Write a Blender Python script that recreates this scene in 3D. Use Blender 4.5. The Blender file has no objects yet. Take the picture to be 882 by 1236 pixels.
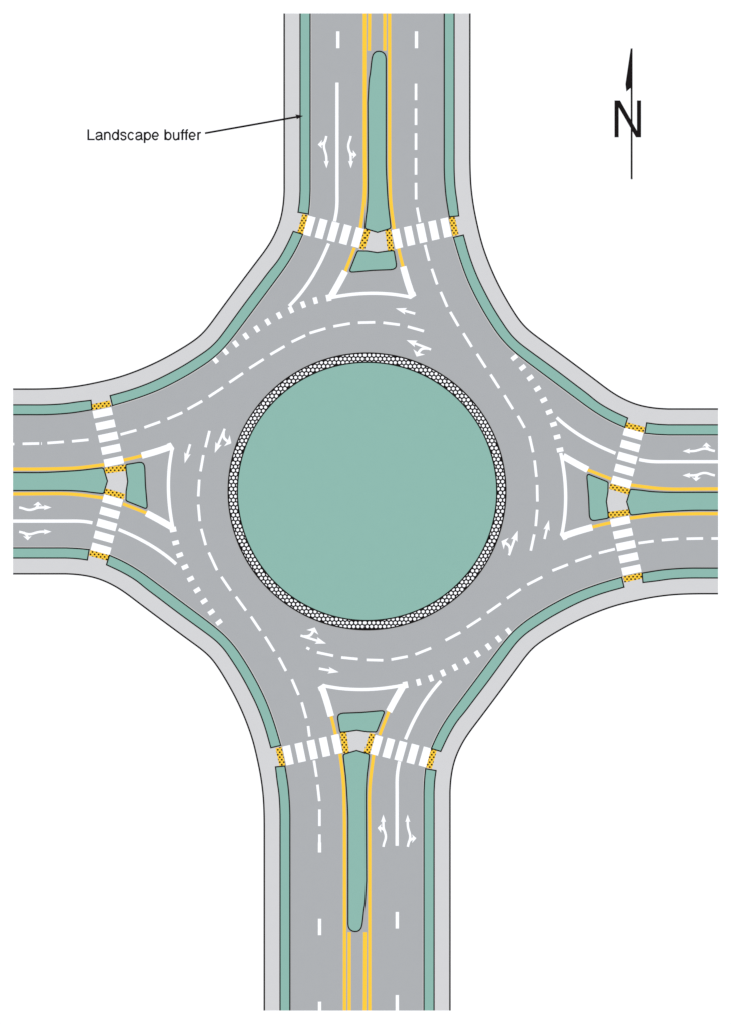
import bpy, math
from mathutils import Vector
from mathutils.geometry import tessellate_polygon

# ------------------------------------------------------------------ scale
S = 0.12                       # metres per plan unit
CX, CY = 442.85, 593.15        # centre of the roundabout in plan units
scene = bpy.context.scene
C = scene.collection


def P(x, y):                   # plan reading -> offset from the roundabout centre (y down)
    return (x - CX, y - CY)


def PL(*pts):
    return [P(x, y) for x, y in pts]


def rot(k, p):                 # quarter turns that carry north -> west -> south -> east
    x, y = p
    for _ in range(k % 4):
        x, y = y, -x
    return (x, y)


def rots(k, pts):
    return [rot(k, p) for p in pts]


ARMS = ['north', 'west', 'south', 'east']
TOPS = [576.9, 426.65, 626.65, 423.1]      # how far each arm is drawn
CORNERS = ['northwest', 'southwest', 'southeast', 'northeast']

# ------------------------------------------------------------------ materials


def mat(name, col, rough=0.9, vary=0.012, scale=0.6):
    m = bpy.data.materials.new(name)
    m.use_nodes = True
    nt = m.node_tree
    b = nt.nodes['Principled BSDF']
    b.inputs['Roughness'].default_value = rough
    b.inputs['Specular IOR Level'].default_value = 0.0
    tc = nt.nodes.new('ShaderNodeTexCoord')
    n = nt.nodes.new('ShaderNodeTexNoise')
    n.inputs['Scale'].default_value = scale
    n.inputs['Detail'].default_value = 5
    nt.links.new(tc.outputs['Object'], n.inputs['Vector'])
    r = nt.nodes.new('ShaderNodeMapRange')
    r.inputs['From Min'].default_value = 0.3
    r.inputs['From Max'].default_value = 0.7
    r.inputs['To Min'].default_value = 1 - vary
    r.inputs['To Max'].default_value = 1 + vary
    nt.links.new(n.outputs['Fac'], r.inputs['Value'])
    v = nt.nodes.new('ShaderNodeVectorMath')
    v.operation = 'SCALE'
    v.inputs[0].default_value = col
    nt.links.new(r.outputs['Result'], v.inputs['Scale'])
    nt.links.new(v.outputs['Vector'], b.inputs['Base Color'])
    return m


def lin(c):
    c /= 255.0
    return c / 12.92 if c <= 0.04045 else ((c + 0.055) / 1.055) ** 2.4


K = (1.258, 1.283, 1.327)         # light level on a level surface


def alb(r, g, b):
    return tuple(lin(v) / k for v, k in zip((r, g, b), K))


M = {
    'ground': mat('white_ground', (0.83, 0.83, 0.83), vary=0.003),
    'road': mat('grey_asphalt', alb(175, 178, 181), vary=0.006),
    'pavement': mat('pale_concrete', alb(214, 215, 217), vary=0.005),
    'green': mat('planted_green', alb(143, 188, 177), vary=0.006),
    'kerb': mat('dark_kerb', alb(26, 23, 24), vary=0.01),
    'white': mat('white_road_paint', (0.81, 0.81, 0.81), vary=0.004),
    'yellow': mat('yellow_road_paint', alb(255, 208, 64), vary=0.006),
    'dome': mat('dark_tactile_dome', alb(48, 38, 22), vary=0.01),
    'stone': mat('white_cobble', (0.82, 0.82, 0.82), vary=0.01),
    'ink': mat('black_lettering', alb(28, 25, 26), vary=0.01),
    'gutter': mat('pale_gutter', alb(222, 222, 224), vary=0.005),
}

# ------------------------------------------------------------------ mesh helpers


class MB:
    def __init__(self):
        self.v, self.f, self.mi = [], [], []

    def sheet(self, pts, z, mi=0):             # flat face, pts in plan units round the centre
        base = len(self.v)
        w = [Vector((x * S, -y * S, z)) for x, y in pts]
        self.v += w
        for t in tessellate_polygon([w]):
            a, b, c = t
            n = (w[b] - w[a]).cross(w[c] - w[a])
            self.f.append(tuple(base + i for i in (t if n.z >= 0 else t[::-1])))
            self.mi.append(mi)

    def slab(self, pts, z0, z1, mi=0):         # solid with upright sides
        self.sheet(pts, z1, mi)
        base = len(self.v)
        n = len(pts)
        area = sum(pts[i][0] * pts[(i + 1) % n][1] - pts[(i + 1) % n][0] * pts[i][1] for i in range(n))
        if area > 0:                           # y is down: make it counter-clockwise seen from above
            pts = pts[::-1]
        for x, y in pts:
            self.v.append(Vector((x * S, -y * S, z0)))
            self.v.append(Vector((x * S, -y * S, z1)))
        for i in range(n):
            j = (i + 1) % n
            self.f.append((base + 2 * i, base + 2 * j, base + 2 * j + 1, base + 2 * i + 1))
            self.mi.append(mi)

    def ring_slab(self, r0, r1, z0, z1, n=256, mi=0):
        base = len(self.v)
        for i in range(n):
            a = 2 * math.pi * i / n
            c, s = math.cos(a) * S, math.sin(a) * S
            self.v += [Vector((r0 * c, r0 * s, z1)), Vector((r1 * c, r1 * s, z1)),
                       Vector((r1 * c, r1 * s, z0)), Vector((r0 * c, r0 * s, z0))]
        for i in range(n):
            a, b = base + 4 * i, base + 4 * ((i + 1) % n)
            self.f += [(a, a + 1, b + 1, b), (a + 1, a + 2, b + 2, b + 1), (a + 3, a, b, b + 3)]
            self.mi += [mi] * 3

    def build(self, name, mats, parent=None):
        if not isinstance(mats, (list, tuple)):
            mats = [mats]
        org = Vector(parent.location) if parent else self.origin()
        me = bpy.data.meshes.new(name)
        me.from_pydata([tuple(v - org) for v in self.v], [], self.f)
        for m in mats:
            me.materials.append(m)
        me.polygons.foreach_set('material_index', self.mi)
        me.update()
        o = bpy.data.objects.new(name, me)
        C.objects.link(o)
        if parent:
            o.parent = parent
        else:
            o.location = org
        return o

    def origin(self):
        xs = [v.x for v in self.v]
        ys = [v.y for v in self.v]
        return Vector(((min(xs) + max(xs)) / 2, (min(ys) + max(ys)) / 2, 0))


def tag(o, label, cat, group=None):
    o['label'], o['category'] = label, cat
    if group:
        o['group'] = group
    return o


def struct(o):
    o['kind'] = 'structure'
    return o


def empty(name, pts, label, cat, group=None):
    xs = [p[0] for p in pts]
    ys = [p[1] for p in pts]
    o = bpy.data.objects.new(name, None)
    o.empty_display_size = 0.5
    o.location = ((min(xs) + max(xs)) / 2 * S, -(min(ys) + max(ys)) / 2 * S, 0)
    C.objects.link(o)
    return tag(o, label, cat, group)


def sub(a, b):
    return (a[0] - b[0], a[1] - b[1])


def length(a):
    return math.hypot(a[0], a[1])


def unit(a):
    l = length(a) or 1
    return (a[0] / l, a[1] / l)


def lerp(a, b, t):
    return (a[0] + (b[0] - a[0]) * t, a[1] + (b[1] - a[1]) * t)


def spline(pts, step=2.0):                    # centripetal Catmull-Rom
    if len(pts) < 3:
        return list(pts)
    q = [lerp(pts[0], pts[1], -1)] + list(pts) + [lerp(pts[-1], pts[-2], -1)]
    out = []
    for i in range(1, len(q) - 2):
        p0, p1, p2, p3 = q[i - 1:i + 3]
        t0 = 0
        t1 = t0 + max(1e-4, length(sub(p1, p0)) ** .5)
        t2 = t1 + max(1e-4, length(sub(p2, p1)) ** .5)
        t3 = t2 + max(1e-4, length(sub(p3, p2)) ** .5)
        n = max(1, int(length(sub(p2, p1)) / step))
        for j in range(n):
            t = t1 + (t2 - t1) * j / n
            a1 = lerp(p0, p1, (t - t0) / (t1 - t0))
            a2 = lerp(p1, p2, (t - t1) / (t2 - t1))
            a3 = lerp(p2, p3, (t - t2) / (t3 - t2))
            b1 = lerp(a1, a2, (t - t0) / (t2 - t0))
            b2 = lerp(a2, a3, (t - t1) / (t3 - t1))
            out.append(lerp(b1, b2, (t - t1) / (t2 - t1)))
    out.append(pts[-1])
    return out


def resample(pts, step=2.0):
    d = [0]
    for a, b in zip(pts, pts[1:]):
        d.append(d[-1] + length(sub(b, a)))
    n = max(2, int(d[-1] / step))
    out, j = [], 0
    for i in range(n + 1):
        t = d[-1] * i / n
        while j < len(d) - 2 and d[j + 1] < t:
            j += 1
        seg = d[j + 1] - d[j] or 1
        out.append(lerp(pts[j], pts[j + 1], (t - d[j]) / seg))
    return out


def smooth(pts, step=2.0, passes=14):
    p = resample(spline(pts, step), step)
    for _ in range(passes):
        p = [p[0]] + [((p[i - 1][0] + 2 * p[i][0] + p[i + 1][0]) / 4,
                       (p[i - 1][1] + 2 * p[i][1] + p[i + 1][1]) / 4) for i in range(1, len(p) - 1)] + [p[-1]]
    return p


def trim_end(pts, d):
    pts = list(pts)
    while len(pts) > 2 and d > 0:
        l = length(sub(pts[-1], pts[-2]))
        if l <= d:
            pts.pop()
            d -= l
        else:
            pts[-1] = lerp(pts[-1], pts[-2], d / l)
            d = 0
    return pts


def offset(pts, d):                            # parallel polyline, left positive in plan (y down)
    out = []
    for i, p in enumerate(pts):
        a = unit(sub(p, pts[i - 1])) if i else unit(sub(pts[1], p))
        b = unit(sub(pts[i + 1], p)) if i < len(pts) - 1 else a
        na, nb = (a[1], -a[0]), (b[1], -b[0])
        m = unit((na[0] + nb[0], na[1] + nb[1]))
        k = max(0.35, m[0] * na[0] + m[1] * na[1])
        out.append((p[0] + m[0] * d / k, p[1] + m[1] * d / k))
    return out


def ribbon(pts, w):
    return offset(pts, w / 2) + offset(pts, -w / 2)[::-1]


def loop_kerb(mb, pts, w, z0, z1):             # closed outline as one mitred wall
    n = len(pts)
    L, R = [], []
    for i in range(n):
        a = unit(sub(pts[i], pts[i - 1]))
        b = unit(sub(pts[(i + 1) % n], pts[i]))
        na, nb = (a[1], -a[0]), (b[1], -b[0])
        m = unit((na[0] + nb[0], na[1] + nb[1]))
        k = max(0.5, m[0] * na[0] + m[1] * na[1])
        L.append((pts[i][0] + m[0] * w / 2 / k, pts[i][1] + m[1] * w / 2 / k))
        R.append((pts[i][0] - m[0] * w / 2 / k, pts[i][1] - m[1] * w / 2 / k))
    base = len(mb.v)
    for l, r in zip(L, R):
        mb.v += [Vector((l[0] * S, -l[1] * S, z1)), Vector((r[0] * S, -r[1] * S, z1)),
                 Vector((r[0] * S, -r[1] * S, z0)), Vector((l[0] * S, -l[1] * S, z0))]
    for i in range(n):
        a, b = base + 4 * i, base + 4 * ((i + 1) % n)
        mb.f += [(a, a + 1, b + 1, b), (a + 1, a + 2, b + 2, b + 1), (a + 3, a, b, b + 3)]
        mb.mi += [0] * 3


def clip_convex(poly, quad):                   # Sutherland-Hodgman
    n = len(quad)
    area = sum(quad[i][0] * quad[(i + 1) % n][1] - quad[(i + 1) % n][0] * quad[i][1] for i in range(n))
    if area < 0:
        quad = quad[::-1]
    for i in range(n):
        a, b = quad[i], quad[(i + 1) % n]

        def side(p):
            return (b[0] - a[0]) * (p[1] - a[1]) - (b[1] - a[1]) * (p[0] - a[0])
        out = []
        for j in range(len(poly)):
            p, q = poly[j - 1], poly[j]
            sp, sq = side(p), side(q)
            if (sp >= 0) != (sq >= 0):
                out.append(lerp(p, q, sp / (sp - sq)))
            if sq >= 0:
                out.append(q)
        poly = out
        if len(poly) < 3:
            return []
    return poly


# ------------------------------------------------------------------ heights
Z_ROAD, Z_PAINT, Z_PAVE, Z_BED, Z_KERB = 0.02, 0.026, 0.10, 0.11, 0.122
LW = 1.6                                      # width of the dark kerb line

# ------------------------------------------------------------------ traced curves (northwest corner)
OUT = PL((343.4, 230), (342.8, 242.5), (339.9, 261.2), (335.6, 274.9), (327.6, 291.3), (318.9, 304.4),
         (310, 316.1), (287.4, 346.2), (260, 383.4), (253, 393), (243.2, 404.2), (233, 412.2), (210, 426.4),
         (189.9, 437.1), (168, 446.8), (143.7, 455.4), (119.3, 461.4), (97.3, 465.7), (73.6, 468.6),
         (49.9, 469.6), (35, 469.7))
B1A = PL((362.5, 230), (361.8, 243.7), (360.1, 256.2))
B1C = PL((354.3, 279.3), (345.5, 298), (334.3, 316.8), (326.8, 325.5), (316.2, 339.6), (297.4, 364.3), (267.5, 405.2),
         (262.1, 412), (252, 421.5), (241.8, 428.6), (221.8, 441.4), (202.5, 451.9), (182.9, 461.4), (159.2, 470.3),
         (133.4, 477.6))
B1W = PL((110.3, 483.2), (91, 485.5), (79.8, 487.2), (64.9, 488.3), (52.4, 488.7), (35, 488.7))
B2A = PL((374.6, 230), (374, 243.7), (372.6, 258.4))
B2C = PL((365.7, 282.8), (359.9, 296.1), (351.9, 310.9), (343, 324.6), (332.2, 339.3), (309.9, 369.2), (278.3, 411),
         (268, 422.8), (259.8, 430.3), (250.5, 437.7), (242.4, 443), (228, 452), (205, 464.5), (187.3, 472.7),
         (162.4, 481.8), (136.2, 489.6))
B2W = PL((111.4, 494.5), (87.3, 498.3), (64.9, 500.1), (53.7, 500.5), (35, 500.5))


def full(k, pts, start_x=None, end_y=None):
    """base-frame curve extended to the frame of arms k and k+1"""
    out = list(pts)
    if start_x is not None:
        out = [(start_x, -TOPS[k])] + out
    if end_y is not None:
        out = out + [(-TOPS[(k + 1) % 4], end_y)]
    return out


sOUT, sB1A, sB1C, sB1W = smooth(OUT), smooth(B1A, 2, 4), smooth(B1C), smooth(B1W, 2, 6)
sB2A, sB2C, sB2W = smooth(B2A, 2, 4), smooth(B2C), smooth(B2W, 2, 6)

# ------------------------------------------------------------------ the setting
g = MB()
R0 = 1500 / S
g.sheet([(-R0, -R0), (R0, -R0), (R0, R0), (-R0, R0)], 0.0)
struct(g.build('ground', M['ground']))

road = []
for k in range(4):
    edge = full(k, sB2A, sB2A[0][0]) + sB2C + full(k, sB2W, None, sB2W[-1][1])
    road += rots(k, edge)
g = MB()
g.sheet(road, Z_ROAD)
struct(g.build('road', M['road']))

for k in range(4):
    out_c = full(k, sOUT, sOUT[0][0], sOUT[-1][1])
    in_c = full(k, sB2A, sB2A[0][0]) + sB2C + full(k, sB2W, None, sB2W[-1][1])
    g = MB()
    g.slab(rots(k, out_c + in_c[::-1]), 0.0, Z_PAVE)
    pv = struct(g.build('pavement', M['pavement']))
    e = MB()
    e.slab(rots(k, ribbon(out_c, 1.9)), 0.0, Z_PAVE + 0.012)
    e.build('kerb', M['kerb'], pv)
    gt = MB()                                   # pale gutter line along the road side of the kerb
    gt.sheet(rots(k, ribbon(offset(sB2C, LW / 2 + 0.30), 0.8)), Z_ROAD + 0.004)
    gt.sheet(rots(k, ribbon(offset(full(k, sB2A, sB2A[0][0]), LW / 2 + 0.25), 0.7)), Z_ROAD + 0.004)
    gt.build('gutter', M['gutter'], pv)

# ------------------------------------------------------------------ landscape buffers


def bed_thing(name, poly, label, cat, group, open_edge=None, z0=0.05):
    t = empty(name, poly, label, cat, group)
    b = MB()
    b.slab(poly, z0, Z_BED)
    b.build('planting_bed', M['green'], t)
    kb = MB()
    if open_edge is None:
        loop_kerb(kb, poly, LW, z0 - 0.01, Z_KERB)
    else:                                       # open where the drawing stops
        kb.slab(ribbon(open_edge, LW), z0 - 0.01, Z_KERB)
    kb.build('kerb', M['kerb'], t)
    return t


GB = 'green landscape buffers along the pavements'
SIZE = {'north': 'long', 'west': 'short', 'south': 'longest', 'east': 'short'}
for k in range(4):
    a, b = ARMS[k], ARMS[(k + 1) % 4]
    outer, inner = full(k, sB1A, sB1A[0][0]), full(k, sB2A, sB2A[0][0])
    chain = rots(k, outer + inner[::-1])
    lab = ('%s straight green buffer strip on the entry side of the %s arm' % (SIZE[a], a)
           if k else 'long straight green buffer strip touched by the pointer arrow, entry side of north arm')
    bed_thing('landscape_buffer', chain, lab, 'landscape buffer', GB, chain)
    chain = rots(k, sB1C + sB2C[::-1])
    bed_thing('landscape_buffer', chain,
              'curved green buffer strip round the %s corner, between %s and %s crossings' % (CORNERS[k], a, b),
              'landscape buffer', GB)
    outer, inner = full(k, sB1W, None, sB1W[-1][1]), full(k, sB2W, None, sB2W[-1][1])
    chain = rots(k, outer[::-1] + inner)
    bed_thing('landscape_buffer', chain,
              '%s green buffer strip on the exit side of the %s arm' % (SIZE[b], b),
              'landscape buffer', GB, chain)

# ------------------------------------------------------------------ median islands and refuges
IS_R = PL((465.6, 185), (465.6, 198), (466, 210.9), (468.3, 247.7), (469.7, 260), (470.9, 270.4))
IS_BOT = PL((471.2, 273.8), (470.6, 275.5), (469.2, 276.3), (455.3, 280.4), (441.8, 276.3), (440.7, 275.6), (440.3, 274.2))
IS_L = PL((440.9, 268.5), (441.8, 260), (442.8, 253.4), (443.5, 243), (443.9, 232), (443.9, 185))
IS_NOSE = PL((443.6, 123.4), (445.4, 95), (446.4, 89.5), (448.9, 69.5), (450.2, 65.6), (452, 63.4), (454.3, 62.2), (457, 61.9),
             (459.7, 62.3), (462, 63.4), (463.9, 65.2), (465.1, 67.6), (465.6, 71))
NOSE = PL((432.9, 302.8), (443, 303), (454.9, 304.9), (467.3, 303.1), (473.6, 302.6), (474.8, 303), (475.5, 304.2),
          (477.9, 318.8), (477.7, 321.8), (476.5, 323.7), (474.3, 324.9), (471.1, 325.5), (449.9, 326.3), (427, 328.3),
          (424.3, 328.3), (422.7, 327.5), (422.4, 325.8), (430.7, 304.9), (431.6, 303.4))
REFUGE = PL((439.9, 276.4), (441.8, 276.3), (455.3, 280.4), (469.2, 276.3), (471.3, 276.5), (475.3, 302.7),
            (467.3, 303.1), (454.9, 304.9), (443, 303), (433.3, 302.5), (433.2, 300.2))
GI = 'green median islands'
GN = 'green islands between refuge and circle'
for k in range(4):
    a = ARMS[k]
    g = MB()
    g.sheet(rots(k, REFUGE), Z_ROAD + 0.003)
    struct(g.build('path', M['pavement']))
    body = smooth(IS_R, 2, 4) + IS_BOT + smooth(IS_L, 2, 4)
    if k in (0, 2):
        poly = rots(k, body + spline(IS_NOSE))
        bed_thing('median_island', poly,
                  'long green median island tapering to a rounded nose in the %s arm' % a, 'median island', GI, None, 0.0)
    else:
        x1, x0 = body[0][0], body[-1][0]
        chain = rots(k, [(x1, -TOPS[k])] + body + [(x0, -TOPS[k])])
        bed_thing('median_island', chain,
                  'green median island running out to the end of the %s arm' % a, 'median island', GI, chain, 0.0)
    bed_thing('splitter_island', rots(k, NOSE),
              'small green four-sided island between the %s crossing and the circle' % a, 'traffic island', GN, None, 0.0)

# ------------------------------------------------------------------ tactile pads
PADS = [
    (PL((365.2, 258.1), (372.3, 259.9), (366.1, 282.5), (359.2, 280.2)), 'on the outer kerb, entry side of', Z_PAVE + 0.004),
    (PL((439.8, 276.4), (446.8, 278.4), (439.9, 301.9), (433.2, 300)), 'on the median refuge, entry side of', Z_ROAD + 0.007),
    (PL((464.3, 278.2), (471.6, 276.8), (475.3, 302.3), (467.5, 303)), 'on the median refuge, exit side of', Z_ROAD + 0.007),
    (PL((540.9, 262.8), (548, 261.2), (552.9, 283.2), (545.5, 285.2)), 'on the outer kerb, exit side of', Z_PAVE + 0.004),
]
for k in range(4):
    for quad, where, z in PADS:
        q = rots(k, quad)
        g = MB()
        g.sheet(q, z, 0)
        xs = [p[0] for p in q]
        ys = [p[1] for p in q]
        px, py, ox, oy = 4.86, 5.97, 415.9 - CX, 890.1 - CY
        for i in range(int((min(xs) - ox) / px * 2) - 2, int((max(xs) - ox) / px * 2) + 3):
            for j in range(int((min(ys) - oy) / py * 2) - 2, int((max(ys) - oy) / py * 2) + 3):
                if (i + j) % 2:
                    continue
                cx, cy = ox + i * px / 2, oy + j * py / 2
                c = [(cx + 1.22 * math.cos(t * math.pi / 6), cy + 1.22 * math.sin(t * math.pi / 6)) for t in range(12)]
                c = clip_convex(c, q)
                if c:
                    g.slab(c, z, z + 0.006, 1)
        o = g.build('tactile_pad', [M['yellow'], M['dome']])
        tag(o, 'yellow tactile pad with dark dots %s %s arm' % (where, ARMS[k]), 'tactile paving', 'yellow tactile pads at the crossings')

# ------------------------------------------------------------------ crosswalks
CWL = []
for i in range(5):
    ox, oy = 372.05 + 14.52 * i, 260 + 3.50 * i
    CWL.append(PL((ox, oy), (ox + 9.25, oy + 2.5), (ox + 2.8, oy + 25.4), (ox - 6.4, oy + 22.9)))
CWR = []
for i in range(5):
    ox, oy = 472.1 + 14.65 * i, 277.7 - 3.36 * i
    CWR.append(PL((ox, oy), (ox + 9.1, oy - 2.0), (ox + 13.9, oy + 20.8), (ox + 4.7, oy + 22.9)))
for k in range(4):
    for bars, side in ((CWL, 'entry'), (CWR, 'exit')):
        bars = [rots(k, b) for b in bars]
        t = empty('crosswalk', sum(bars, []), 'white five-bar crosswalk across the %s lanes of the %s arm' % (side, ARMS[k]),
                  'crosswalk', 'white striped crosswalks')
        for b in bars:
            g = MB()
            g.sheet(b, Z_PAINT + 0.004)
            g.build('stripe', M['white'], t)

# ------------------------------------------------------------------ lines
LW4 = 4.0
GY = 'yellow median edge lines'


def line(name, pts, w, m, z, label, cat, group):
    g = MB()
    g.sheet(ribbon(pts, w), z)
    return tag(g.build(name, M[m]), label, cat, group)


YL = PL((439.8, 180), (440, 200), (440.1, 225), (439.4, 240), (438.1, 252.5), (435.05, 275.4))
YR = PL((469.75, 180), (469.75, 190), (470.3, 222), (470.9, 240), (472.1, 253), (475.2, 276.6))
YL2 = PL((427.9, 299), (422.5, 313), (416.6, 327.9))
YR2 = PL((480.6, 299.6), (483.1, 311), (486.1, 322.6))
LANE = PL((407, 180), (407, 230), (407, 246.2), (406.3, 255), (404, 267.3))
LANE2 = PL((396.9, 293.9), (390, 309.8), (384.4, 321), (373.9, 339), (360.4, 357.3), (349.2, 369.5))
BARL = PL((416.7, 327.4), (410, 340), (400.2, 357.2))
BARR = PL((486.05, 321.8), (491.25, 340), (497.2, 357.6))
ARC = PL((396.5, 360.0), (404.9, 358.2), (427.3, 355.1), (450, 354), (473.7, 355.2), (493, 358.2), (496.5, 358.9))

BL = [(396.8, 359.5), (380.9, 362.8), (366.1, 367.7), (351.6, 374), (337.3, 380.8), (323.6, 388.6), (310.4, 397), (297.2, 405.7),
      (284.9, 415.1), (272.6, 424.4), (260.3, 434.7)]
BL_E = [(675.2, 543.0), (671.7, 527.4), (667.3, 512.2), (662.1, 497.3), (655.5, 482.9), (648, 469.2), (639.3, 456.1),
        (629.9, 443.7), (620, 431.6)]
for k in range(4):
    a = ARMS[k]
    T = TOPS[k]
    top = 34.0 if k == 0 else 0
    for pts, pts2, side in ((YL, YL2, 'entry'), (YR, YR2, 'exit')):
        c = smooth(pts, 2, 6)
        line('median_line', rots(k, [(c[0][0], -T)] + c), 4.1, 'yellow', Z_PAINT,
             'yellow line on the %s side of the median island in the %s arm' % (side, a), 'road line', GY)
        line('median_line', rots(k, smooth(pts2, 2, 4)), 3.9, 'yellow', Z_PAINT,
             'short yellow stub just inside the %s crossing on its %s side' % (a, side), 'road line',
             'short yellow stubs inside the crossings')
    if k in (0, 2):
        for pts, side in (([(445.8, None), (445.3, 61.2)], 'entry'), ([(464.0, None), (464.0, 61.2)], 'exit')):
            p0, p1 = pts
            line('median_line', rots(k, [(p0[0] - CX, -T), P(*p1)]), 4.1, 'yellow', Z_PAINT,
                 'inner yellow line ending at the median nose, %s side of the %s arm' % (side, a), 'road line',
                 'inner yellow lines beyond the median noses')
    c = trim_end(smooth(LANE, 2, 6), (0, 5, 0, 2)[k])
    start = {0: 99.6 - CY, 1: -T, 2: -(1020.9 - CY), 3: -T}[k]
    line('lane_line', rots(k, [(c[0][0], start)] + c), LW4, 'white', Z_PAINT,
         'solid white lane line outside the crossing on the entry side of the %s arm' % a, 'road line',
         'solid white lane lines on the approaches')
    c = trim_end(smooth(LANE2, 2, 6), (0, 8.5, 7, 6.5)[k])
    line('lane_line', rots(k, c), 3.9, 'white', Z_PAINT,
         'curved white lane line from the %s crossing to the yield blocks' % a, 'road line',
         'curved white lane lines inside the crossings')
    t = empty('gore_marking', rots(k, BARL + BARR + ARC),
              'white outline marking between the %s splitter island and the circle' % a, 'road marking',
              'white outlines before the splitter islands')
    for nm, pts, w, z in (('edge_bar', BARL, 7.9, Z_PAINT + .004), ('edge_bar', BARR, 7.9, Z_PAINT + .004), ('curved_line', ARC, LW4, Z_PAINT)):
        g = MB()
        g.sheet(rots(k, ribbon(smooth(pts, 2, 3), w)), z)
        if pts is BARR:
            tip = PL((493, 355.8), (500.2, 352), (501.9, 356.7), (494.7, 361.1), (491.6, 359.9))
            g.sheet(rots(k, tip), z + .002)
        g.build(nm, M['white'], t)
    if k == 3:
        cs = PL(*BL_E)
    else:
        cs = rots(k, PL(*BL[:{0: 11, 1: 9, 2: 10}[k]]))
    blocks = []
    for i, p in enumerate(cs):
        d = unit(sub(cs[min(i + 1, len(cs) - 1)], cs[max(i - 1, 0)]))
        n = (d[1], -d[0])
        hl, hw = (3.0 if (i == 0 and k != 3) else 2.6), 4.0
        blocks.append([(p[0] + s * d[0] * hl + q * n[0] * hw, p[1] + s * d[1] * hl + q * n[1] * hw)
                       for s, q in ((-1, -1), (1, -1), (1, 1), (-1, 1))])
    t = empty('yield_line', sum(blocks, []), 'dotted line of thick white blocks where the %s entry meets the circle' % a,
              'yield line', 'dotted white yield lines')
    for b in blocks:
        g = MB()
        g.sheet(b, Z_PAINT + .008)
        g.build('block', M['white'], t)

# dashed lines: each runs from an exit lane into the circle
NE_D = [(501.45, 100.9, 501.45, 120.9), (501.45, 130.9, 501.45, 150.9), (501.45, 160.8, 501.45, 180.9),
        (501.45, 190.7, 501.45, 210.9), (501.45, 220.6, 501.6, 240.8), (502.9, 250.5, 506.3, 268.2), (512.4, 295.5, 517.3, 314.8),
        (520.5, 324.4, 527, 343.3), (531.3, 352.3, 539.1, 370.4), (542.7, 376.5, 552.5, 393.6), (558.4, 402.2, 568.6, 418.7),
        (574.7, 427.1, 585.3, 443.7), (591.2, 452, 601.7, 468.4), (608, 477, 618.4, 493.9), (624.3, 501.9, 632.4, 516.4),
        (638.4, 526.4, 642.7, 545.9), (644.5, 555.7, 646.7, 575.6), (647.5, 585.3, 647.9, 605.4), (647.6, 615.2, 645.9, 635.1),
        (644.1, 645, 639.9, 664.7)]
NW_D = [(16.2, 536, 17.8, 536), (27.7, 535.7, 47.8, 535.3), (50.1, 535.4, 51, 535.4), (57.6, 534.8, 77.6, 533.3), (87.3, 532.7, 107.3, 530.8),
        (145.9, 524.5, 165.2, 519.2), (174.6, 516, 193.8, 509.1), (202.5, 505.8, 220.6, 498), (226.8, 494, 244.6, 484),
        (252.4, 478.9, 269.6, 467.6), (277.2, 461.7, 293.8, 450.4), (301.2, 444.6, 318.7, 433.5), (326.6, 428, 343.9, 417.9),
        (352.2, 412.8, 368.7, 404.9), (373.9, 402.1, 393.2, 396.4), (402.6, 394, 422.6, 390.4), (432.2, 389.5, 452.4, 389),
        (462.1, 389.5, 482, 392), (491.5, 394.2, 511.1, 399.7)]
SW_D = [(385.9, 1028.9, 385.9, 1007.1), (385.9, 997.1, 385.9, 977), (385.7, 967, 383.5, 947.1), (382.3, 937.6, 379.2, 917.9),
        (373.8, 889, 372.2, 876.3), (369.8, 866.9, 364.5, 847.7), (360.7, 838.8, 352.6, 819.9), (345.5, 809.9, 337, 793.7),
        (331.4, 786.2, 320.5, 768.5), (314.8, 761.3, 303.3, 744.2), (297.3, 737, 285.2, 720.2), (279, 713, 267.6, 696.2),
        (262.4, 688.3, 252.4, 666.8), (248.7, 658, 243.3, 638.3), (241.5, 629.1, 239.7, 609), (239.7, 599.2, 240.9, 578.9),
        (242.4, 569, 245.8, 549.3), (248.4, 539.9, 253.3, 520)]
SE_D = [(865.9, 650, 857.9, 650), (847.9, 649.9, 827.9, 650.3), (818.1, 650.4, 798, 652), (788.3, 653.1, 769.8, 655.6),
        (741.4, 662.7, 722, 667.6), (713, 671, 693.6, 677.6), (684.8, 681.4, 665.9, 688.8), (653.9, 696.4, 635.6, 705.8),
        (627.7, 711, 611.1, 722.3), (603.6, 728.3, 587, 739.9), (579.5, 746.4, 562.7, 757.3), (554.9, 763.3, 536.9, 772.9),
        (519.8, 782.2, 500.7, 789.9), (491.5, 792.4, 471.8, 796.1), (462.1, 797, 441.9, 796.5), (432, 795.5, 412, 793.6),
        (402.4, 791.5, 382.8, 787.4), (373.8, 783.6, 370.1, 781.7)]


def dashes(name, ds, w, label, group):
    ds = [(P(a, b), P(c, d)) for a, b, c, d in ds]
    t = empty(name, sum([list(d) for d in ds], []), label, 'dashed line', group)
    for d in ds:
        g = MB()
        g.sheet(ribbon(list(d), w), Z_PAINT + .001)
        g.build('dash', M['white'], t)


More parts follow.
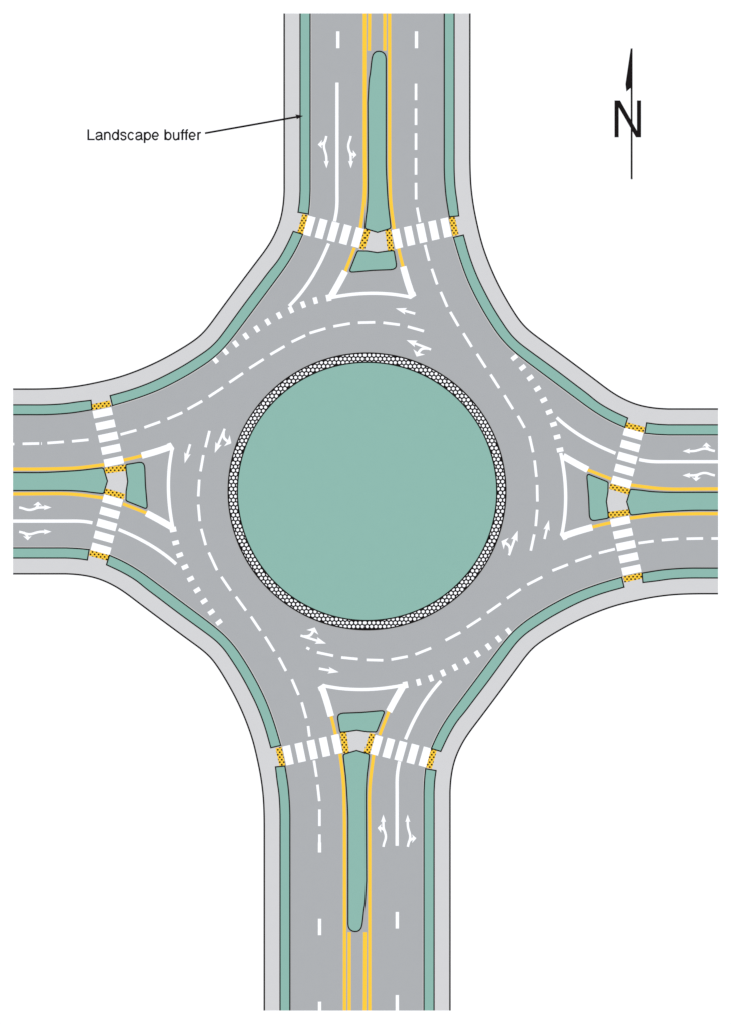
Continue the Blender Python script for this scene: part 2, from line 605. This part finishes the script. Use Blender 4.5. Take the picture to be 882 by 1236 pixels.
for ds, a, b in ((NE_D, 'north', 'east'), (NW_D, 'west', 'north'), (SW_D, 'south', 'west'), (SE_D, 'east', 'south')):
    dashes('dashed_line', ds, 3.2, 'long white dashed line curving from the %s exit into the %s side of the circle' % (a, b),
           'long dashed lane lines')
for ds, lab in (([(408, 37.8, 408, 58.2)], 'single white dash in the entry lanes at the far end of the north arm'),
                ([(502, 37.8, 502, 58.2)], 'single white dash in the exit lanes at the far end of the north arm'),
                ([(478.9, 1100.7, 478.9, 1120.8), (478.9, 1201, 478.9, 1219.8)], 'two white dashes in the entry lanes at the far end of the south arm'),
                ([(386, 1108.9, 386, 1128.8), (386, 1209, 386, 1219.8), (386, 1017, 386, 1029)],
                 'thick white dashes in the exit lanes at the far end of the south arm')):
    ds2 = ds
    t = empty('dashed_line', sum([[P(a, b), P(c, d)] for a, b, c, d in ds2], []), lab, 'dashed line', 'wide dashes at the far arm ends')
    for a, b, c, d in ds2:
        g = MB()
        g.sheet(ribbon([P(a, b), P(c, d)], 4.0), Z_PAINT + .003)
        g.build('dash', M['white'], t)

# ------------------------------------------------------------------ arrows
GA = 'white turn arrows on the approaches'
RT = dict(shaft=[(394.1, 164.1), (393.5, 167.7), (391.8, 172.2), (391.1, 177.2), (392.2, 181.7), (393.7, 186.5), (394.2, 190), (394.3, 196)],
          head=[(394.3, 203.2), (391, 194), (394.3, 195.7), (397.2, 194)],
          neck=[(393.2, 169.5), (391, 172.6), (387.5, 174.4)],
          side=[(383.8, 174.5), (389.1, 168.6), (388.2, 172.6), (388.2, 176.2), (389.1, 179.4)])
LT = dict(shaft=[(423.5, 164.1), (422.7, 168.1), (420.9, 173), (420.4, 176.5), (420.9, 179.9), (422.3, 183.6), (423.3, 187), (423.5, 190.5), (423.5, 196)],
          head=[(423.5, 203.2), (420.4, 194), (423.5, 195.7), (426.6, 194)],
          neck=[(421.2, 181), (423, 185), (427, 187)],
          side=[(430.5, 187), (426.1, 181), (426.2, 185.2), (426.4, 188.8), (425.6, 191.9)])
for k in range(4):
    dy = 9.75 if k in (1, 3) else 0.0
    for A, txt in ((RT, 'right'), (LT, 'left')):
        def sh(q):
            return rots(k, [(x - CX, y - CY + dy) for x, y in q])
        g = MB()
        g.sheet(ribbon(smooth(sh(A['shaft']), 1.0, 6), 2.85), Z_PAINT)
        g.sheet(sh(A['head']), Z_PAINT + .002)
        g.sheet(ribbon(smooth(sh(A['neck']), 1.0, 2), 2.9), Z_PAINT + .004)
        g.sheet(sh(A['side']), Z_PAINT + .006)
        tag(g.build('lane_arrow', M['white']), 'white straight-and-%s turn arrow on the %s approach' % (txt, ARMS[k]), 'lane arrow', GA)


def local_arrow(tail, tip, left):
    """arrow mesh in a frame running from tail to tip, y to the left"""
    def tr(q):
        t, e = P(*tail), P(*tip)
        u = unit(sub(e, t))
        n = (u[1], -u[0])
        sc = length(sub(e, t)) / (31.7 if left else 24.2)
        return [(t[0] + sc * (x * u[0] + y * n[0]), t[1] + sc * (x * u[1] + y * n[1])) for x, y in q]
    g = MB()
    if not left:
        g.sheet(tr([(24.2, 0), (11.2, 4.1), (12.9, 1.4), (0, 1.5), (0, -1.5), (12.9, -1.4), (11.2, -4.1)]), Z_PAINT)
    else:
        g.sheet(tr([(31.7, 0), (19.3, 4.2), (20.6, 1.4), (0, 1.4), (0, -1.4), (20.6, -1.4), (18.8, -4.3)]), Z_PAINT)
        g.sheet(ribbon(smooth(tr([(3.8, 0.2), (7.6, 1.4), (11.0, 4.0), (12.4, 8.2), (12.8, 10.5)]), 1.0, 2), 3.1), Z_PAINT + .002)
        g.sheet(tr([(13.1, 14.2), (20, 7.2), (15.0, 8.6), (10.3, 8.8), (4.6, 8.3)]), Z_PAINT + .004)
    return g.build('lane_arrow', M['white'])


for tail, tip, a in (((500.5, 378.6), (477, 372.2), 'north'), ((656.4, 650.6), (661.8, 627.7), 'east'),
                     ((229.9, 536.2), (223.2, 559.2), 'west'), ((385.2, 807), (409.2, 811.3), 'south')):
    tag(local_arrow(tail, tip, False), 'plain straight white arrow in the outer circling lane by the %s entry' % a, 'lane arrow',
        'straight arrows in the circle')
for tail, tip, a in (((519.6, 421.9), (489.9, 410.5), 'north'), ((613.5, 670.3), (624.1, 640.4), 'east'),
                     ((271.7, 517.5), (259.5, 546.7), 'west'), ((363.1, 767.1), (393.9, 776.8), 'south')):
    tag(local_arrow(tail, tip, True), 'forked white arrow in the inner circling lane beside the cobbled ring, %s side' % a, 'lane arrow',
        'forked arrows in the circle')

# ------------------------------------------------------------------ central island
RI, RO = 155.85, 167.05
t = empty('central_island', [(-RO, -RO), (RO, RO)], 'large round green central island inside a ring of white cobbles', 'central island')
g = MB()
g.slab([(RI * math.cos(i * math.pi / 128), RI * math.sin(i * math.pi / 128)) for i in range(256)], 0.0, Z_BED + 0.02)
g.build('lawn', M['green'], t)
g = MB()
g.ring_slab(RI - LW / 2, RI + LW / 2, 0.0, Z_BED + 0.032)
g.build('kerb', M['kerb'], t)
g = MB()
g.ring_slab(RI + LW / 2, RO - LW / 2, 0.0, Z_PAVE)
LX, LY = 5.18, 4.487
ox, oy = 282.15 - CX, 576.78 - CY
lo, hi = RI + LW / 2 + 0.15, RO - LW / 2 - 0.15
for j in range(-45, 50):
    for i in range(-6, 70):
        x = ox + (i + (0.5 if j % 2 else 0)) * LX
        y = oy + j * LY
        r = math.hypot(x, y)
        if not lo - 2.3 < r < hi + 2.3:
            continue
        st = []
        for q in range(12):
            vx, vy = x + 1.84 * math.cos(q * math.pi / 6), y + 1.84 * math.sin(q * math.pi / 6)
            rr = math.hypot(vx, vy)
            cl = min(max(rr, lo), hi)
            st.append((vx * cl / rr, vy * cl / rr))
        ar = abs(sum(st[q - 1][0] * st[q][1] - st[q][0] * st[q - 1][1] for q in range(12))) / 2
        if ar > 0.5:
            g.slab(st, Z_PAVE - 0.01, Z_PAVE + 0.008, 1)
g.build('cobble_ring', [M['kerb'], M['stone']], t)
g = MB()
g.ring_slab(RO - LW / 2, RO + LW / 2, 0.0, Z_PAVE + 0.012)
g.build('kerb', M['kerb'], t)

# ------------------------------------------------------------------ lettering, pointer, north arrow
Z_INK = 0.04


def arc(cx, cy, rx, ry, a0, a1, n=28):           # degrees, clockwise on paper from three o'clock
    return [(cx + rx * math.cos(math.radians(a0 + (a1 - a0) * i / n)),
             cy + ry * math.sin(math.radians(a0 + (a1 - a0) * i / n))) for i in range(n + 1)]


def bowl(cx):
    return ('loop', arc(cx, 156.5, 36.5, 48, 0, 360, 32)[:-1])


def letter_a(d):
    return [('curve', [(184 + d, 138), (191 + d, 118), (219 + d, 108), (247 + d, 115), (255 + d, 136), (255 + d, 165), (256 + d, 192),
                       (263 + d, 203), (274 + d, 202)]),
            ('curve', [(255 + d, 146), (240 + d, 153), (205 + d, 159), (184 + d, 172), (186 + d, 194), (208 + d, 206), (234 + d, 200),
                       (255 + d, 178)])]


def letter_e(cx):
    return [('line', [(cx - 37, 159), (cx + 36, 159)]),
            ('curve', arc(cx, 156.5, 38, 48, 0, -322))]


def letter_f(x):
    return [('line', [(x, 211), (x, 130)]), ('curve', [(x, 131), (x, 100), (x + 2, 86), (x + 9, 76), (x + 25, 75)]),
            ('line', [(x - 26, 112), (x + 25, 112)])]


D2 = 70 * 11.025                                  # second reading starts 70 units further right
GLYPHS = [
    [('line', [(77, 67), (77, 211)]), ('line', [(69, 202), (163, 202)])],
    letter_a(0),
    [('line', [(297, 103), (297, 211)]), ('curve', [(297, 150), (304, 122), (326, 108), (350, 112), (364, 134), (365, 165), (365, 211)])],
    [('line', [(476, 67), (476, 211)]), bowl(437)],
    [('curve', [(576, 134), (567, 114), (543, 107), (518, 115), (514, 137), (541, 152), (570, 163), (576, 186), (558, 204), (528, 205),
                (510, 180)])],
    [('curve', arc(646, 156.5, 36.5, 48, -32, -325))],
    letter_a(530),
    [('line', [(55 + D2, 103), (55 + D2, 251)]), bowl(94 + D2)],
    letter_e(198 + D2),
    [('line', [(329 + D2, 67), (329 + D2, 211)]), bowl(368 + D2)],
    [('curve', [(441 + D2, 103), (441 + D2, 150), (444 + D2, 188), (462 + D2, 206), (486 + D2, 200), (505 + D2, 178), (508 + D2, 150)]),
     ('line', [(508 + D2, 103), (508 + D2, 211)])],
    letter_f(557 + D2),
    letter_f(609 + D2),
    letter_e(688 + D2),
    [('line', [(766 + D2, 103), (766 + D2, 211)]), ('curve', [(766 + D2, 152), (771 + D2, 127), (785 + D2, 113), (806 + D2, 111)])],
]
t = empty('lettering', PL((106, 156), (243.4, 173)), 'black lettering reading Landscape buffer on white ground left of the pointer', 'lettering')
for gl in GLYPHS:
    g = MB()
    for i, (kind, pts) in enumerate(gl):
        q = [P(100 + x / 11.025, 150 + y / 11.025) for x, y in pts]
        z = Z_INK + 0.002 * i
        if kind == 'line':
            g.slab(ribbon(q, 2.25 if abs(q[0][0] - q[1][0]) < .1 else 1.95), 0.0, z)
        elif kind == 'curve':
            g.slab(ribbon(resample(spline(q, 0.4), 0.4), 2.05), 0.0, z)
        else:
            loop_kerb(g, q, 2.05, 0.0, z)
    g.build('letter', M['ink'], t)

shaft = PL((247.8, 160.8), (358.5, 141.15))
head = PL((366.4, 139.9), (356.9, 138.0), (358.1, 141.2), (358.4, 144.0))
t = empty('pointer_arrow', shaft + head, 'thin black pointer arrow from the lettering to the green buffer strip', 'arrow')
g = MB()
g.slab(ribbon(shaft, 2.3), 0.0, Z_KERB + 0.02)
g.build('shaft', M['ink'], t)
g = MB()
g.slab(head, 0.0, Z_KERB + 0.024)
g.build('arrowhead', M['ink'], t)

needle = PL((760.45, 58.4), (762.8, 58.4), (762.8, 216.4), (760.45, 216.4))
flag = PL((760.45, 58.4), (760.45, 106.2), (755.2, 110.6), (754.1, 101.5))
letter = PL((740.9, 121.2), (747.5, 121.2), (768, 157.6), (768, 121.2), (773.1, 121.2), (773.1, 165.8), (766.9, 165.8),
            (746, 129.8), (746, 165.8), (740.9, 165.8))
t = empty('north_arrow', needle + letter, 'black north arrow with half arrowhead and big letter N', 'north arrow')
for nm, q, z in (('needle', needle, 0.06), ('arrowhead', flag, 0.064), ('letter', letter, 0.068)):
    g = MB()
    g.slab(q, 0.0, z)
    g.build(nm, M['ink'], t)

# ------------------------------------------------------------------ light, sky, camera
w = bpy.data.worlds.new('World')
scene.world = w
w.use_nodes = True
nt = w.node_tree
sky = nt.nodes.new('ShaderNodeTexSky')
sky.sky_type = 'NISHITA'
sky.sun_disc = False
sky.sun_elevation = math.radians(89)
sky.sun_rotation = math.radians(0)
bg = nt.nodes['Background']
bg.inputs['Strength'].default_value = 0.05
nt.links.new(sky.outputs['Color'], bg.inputs['Color'])

sun = bpy.data.lights.new('sun', 'SUN')
sun.energy = 3.0
sun.angle = math.radians(0.5)
sun.color = (1.0, 0.985, 0.955)
so = bpy.data.objects.new('sun', sun)
so.location = (0, 0, 150)
so.rotation_euler = (math.radians(1), 0, 0)
C.objects.link(so)

cam = bpy.data.cameras.new('camera')
cam.type = 'ORTHO'
cam.ortho_scale = 1236 * S
cam.clip_end = 6000
co = bpy.data.objects.new('camera', cam)
co.location = ((441 - CX) * S, -(618 - CY) * S, 180)
C.objects.link(co)
scene.camera = co

vs = scene.view_settings
vs.view_transform = 'Standard'
vs.look = 'None'
vs.exposure = 0.22
vs.gamma = 1
vs.use_curve_mapping = False
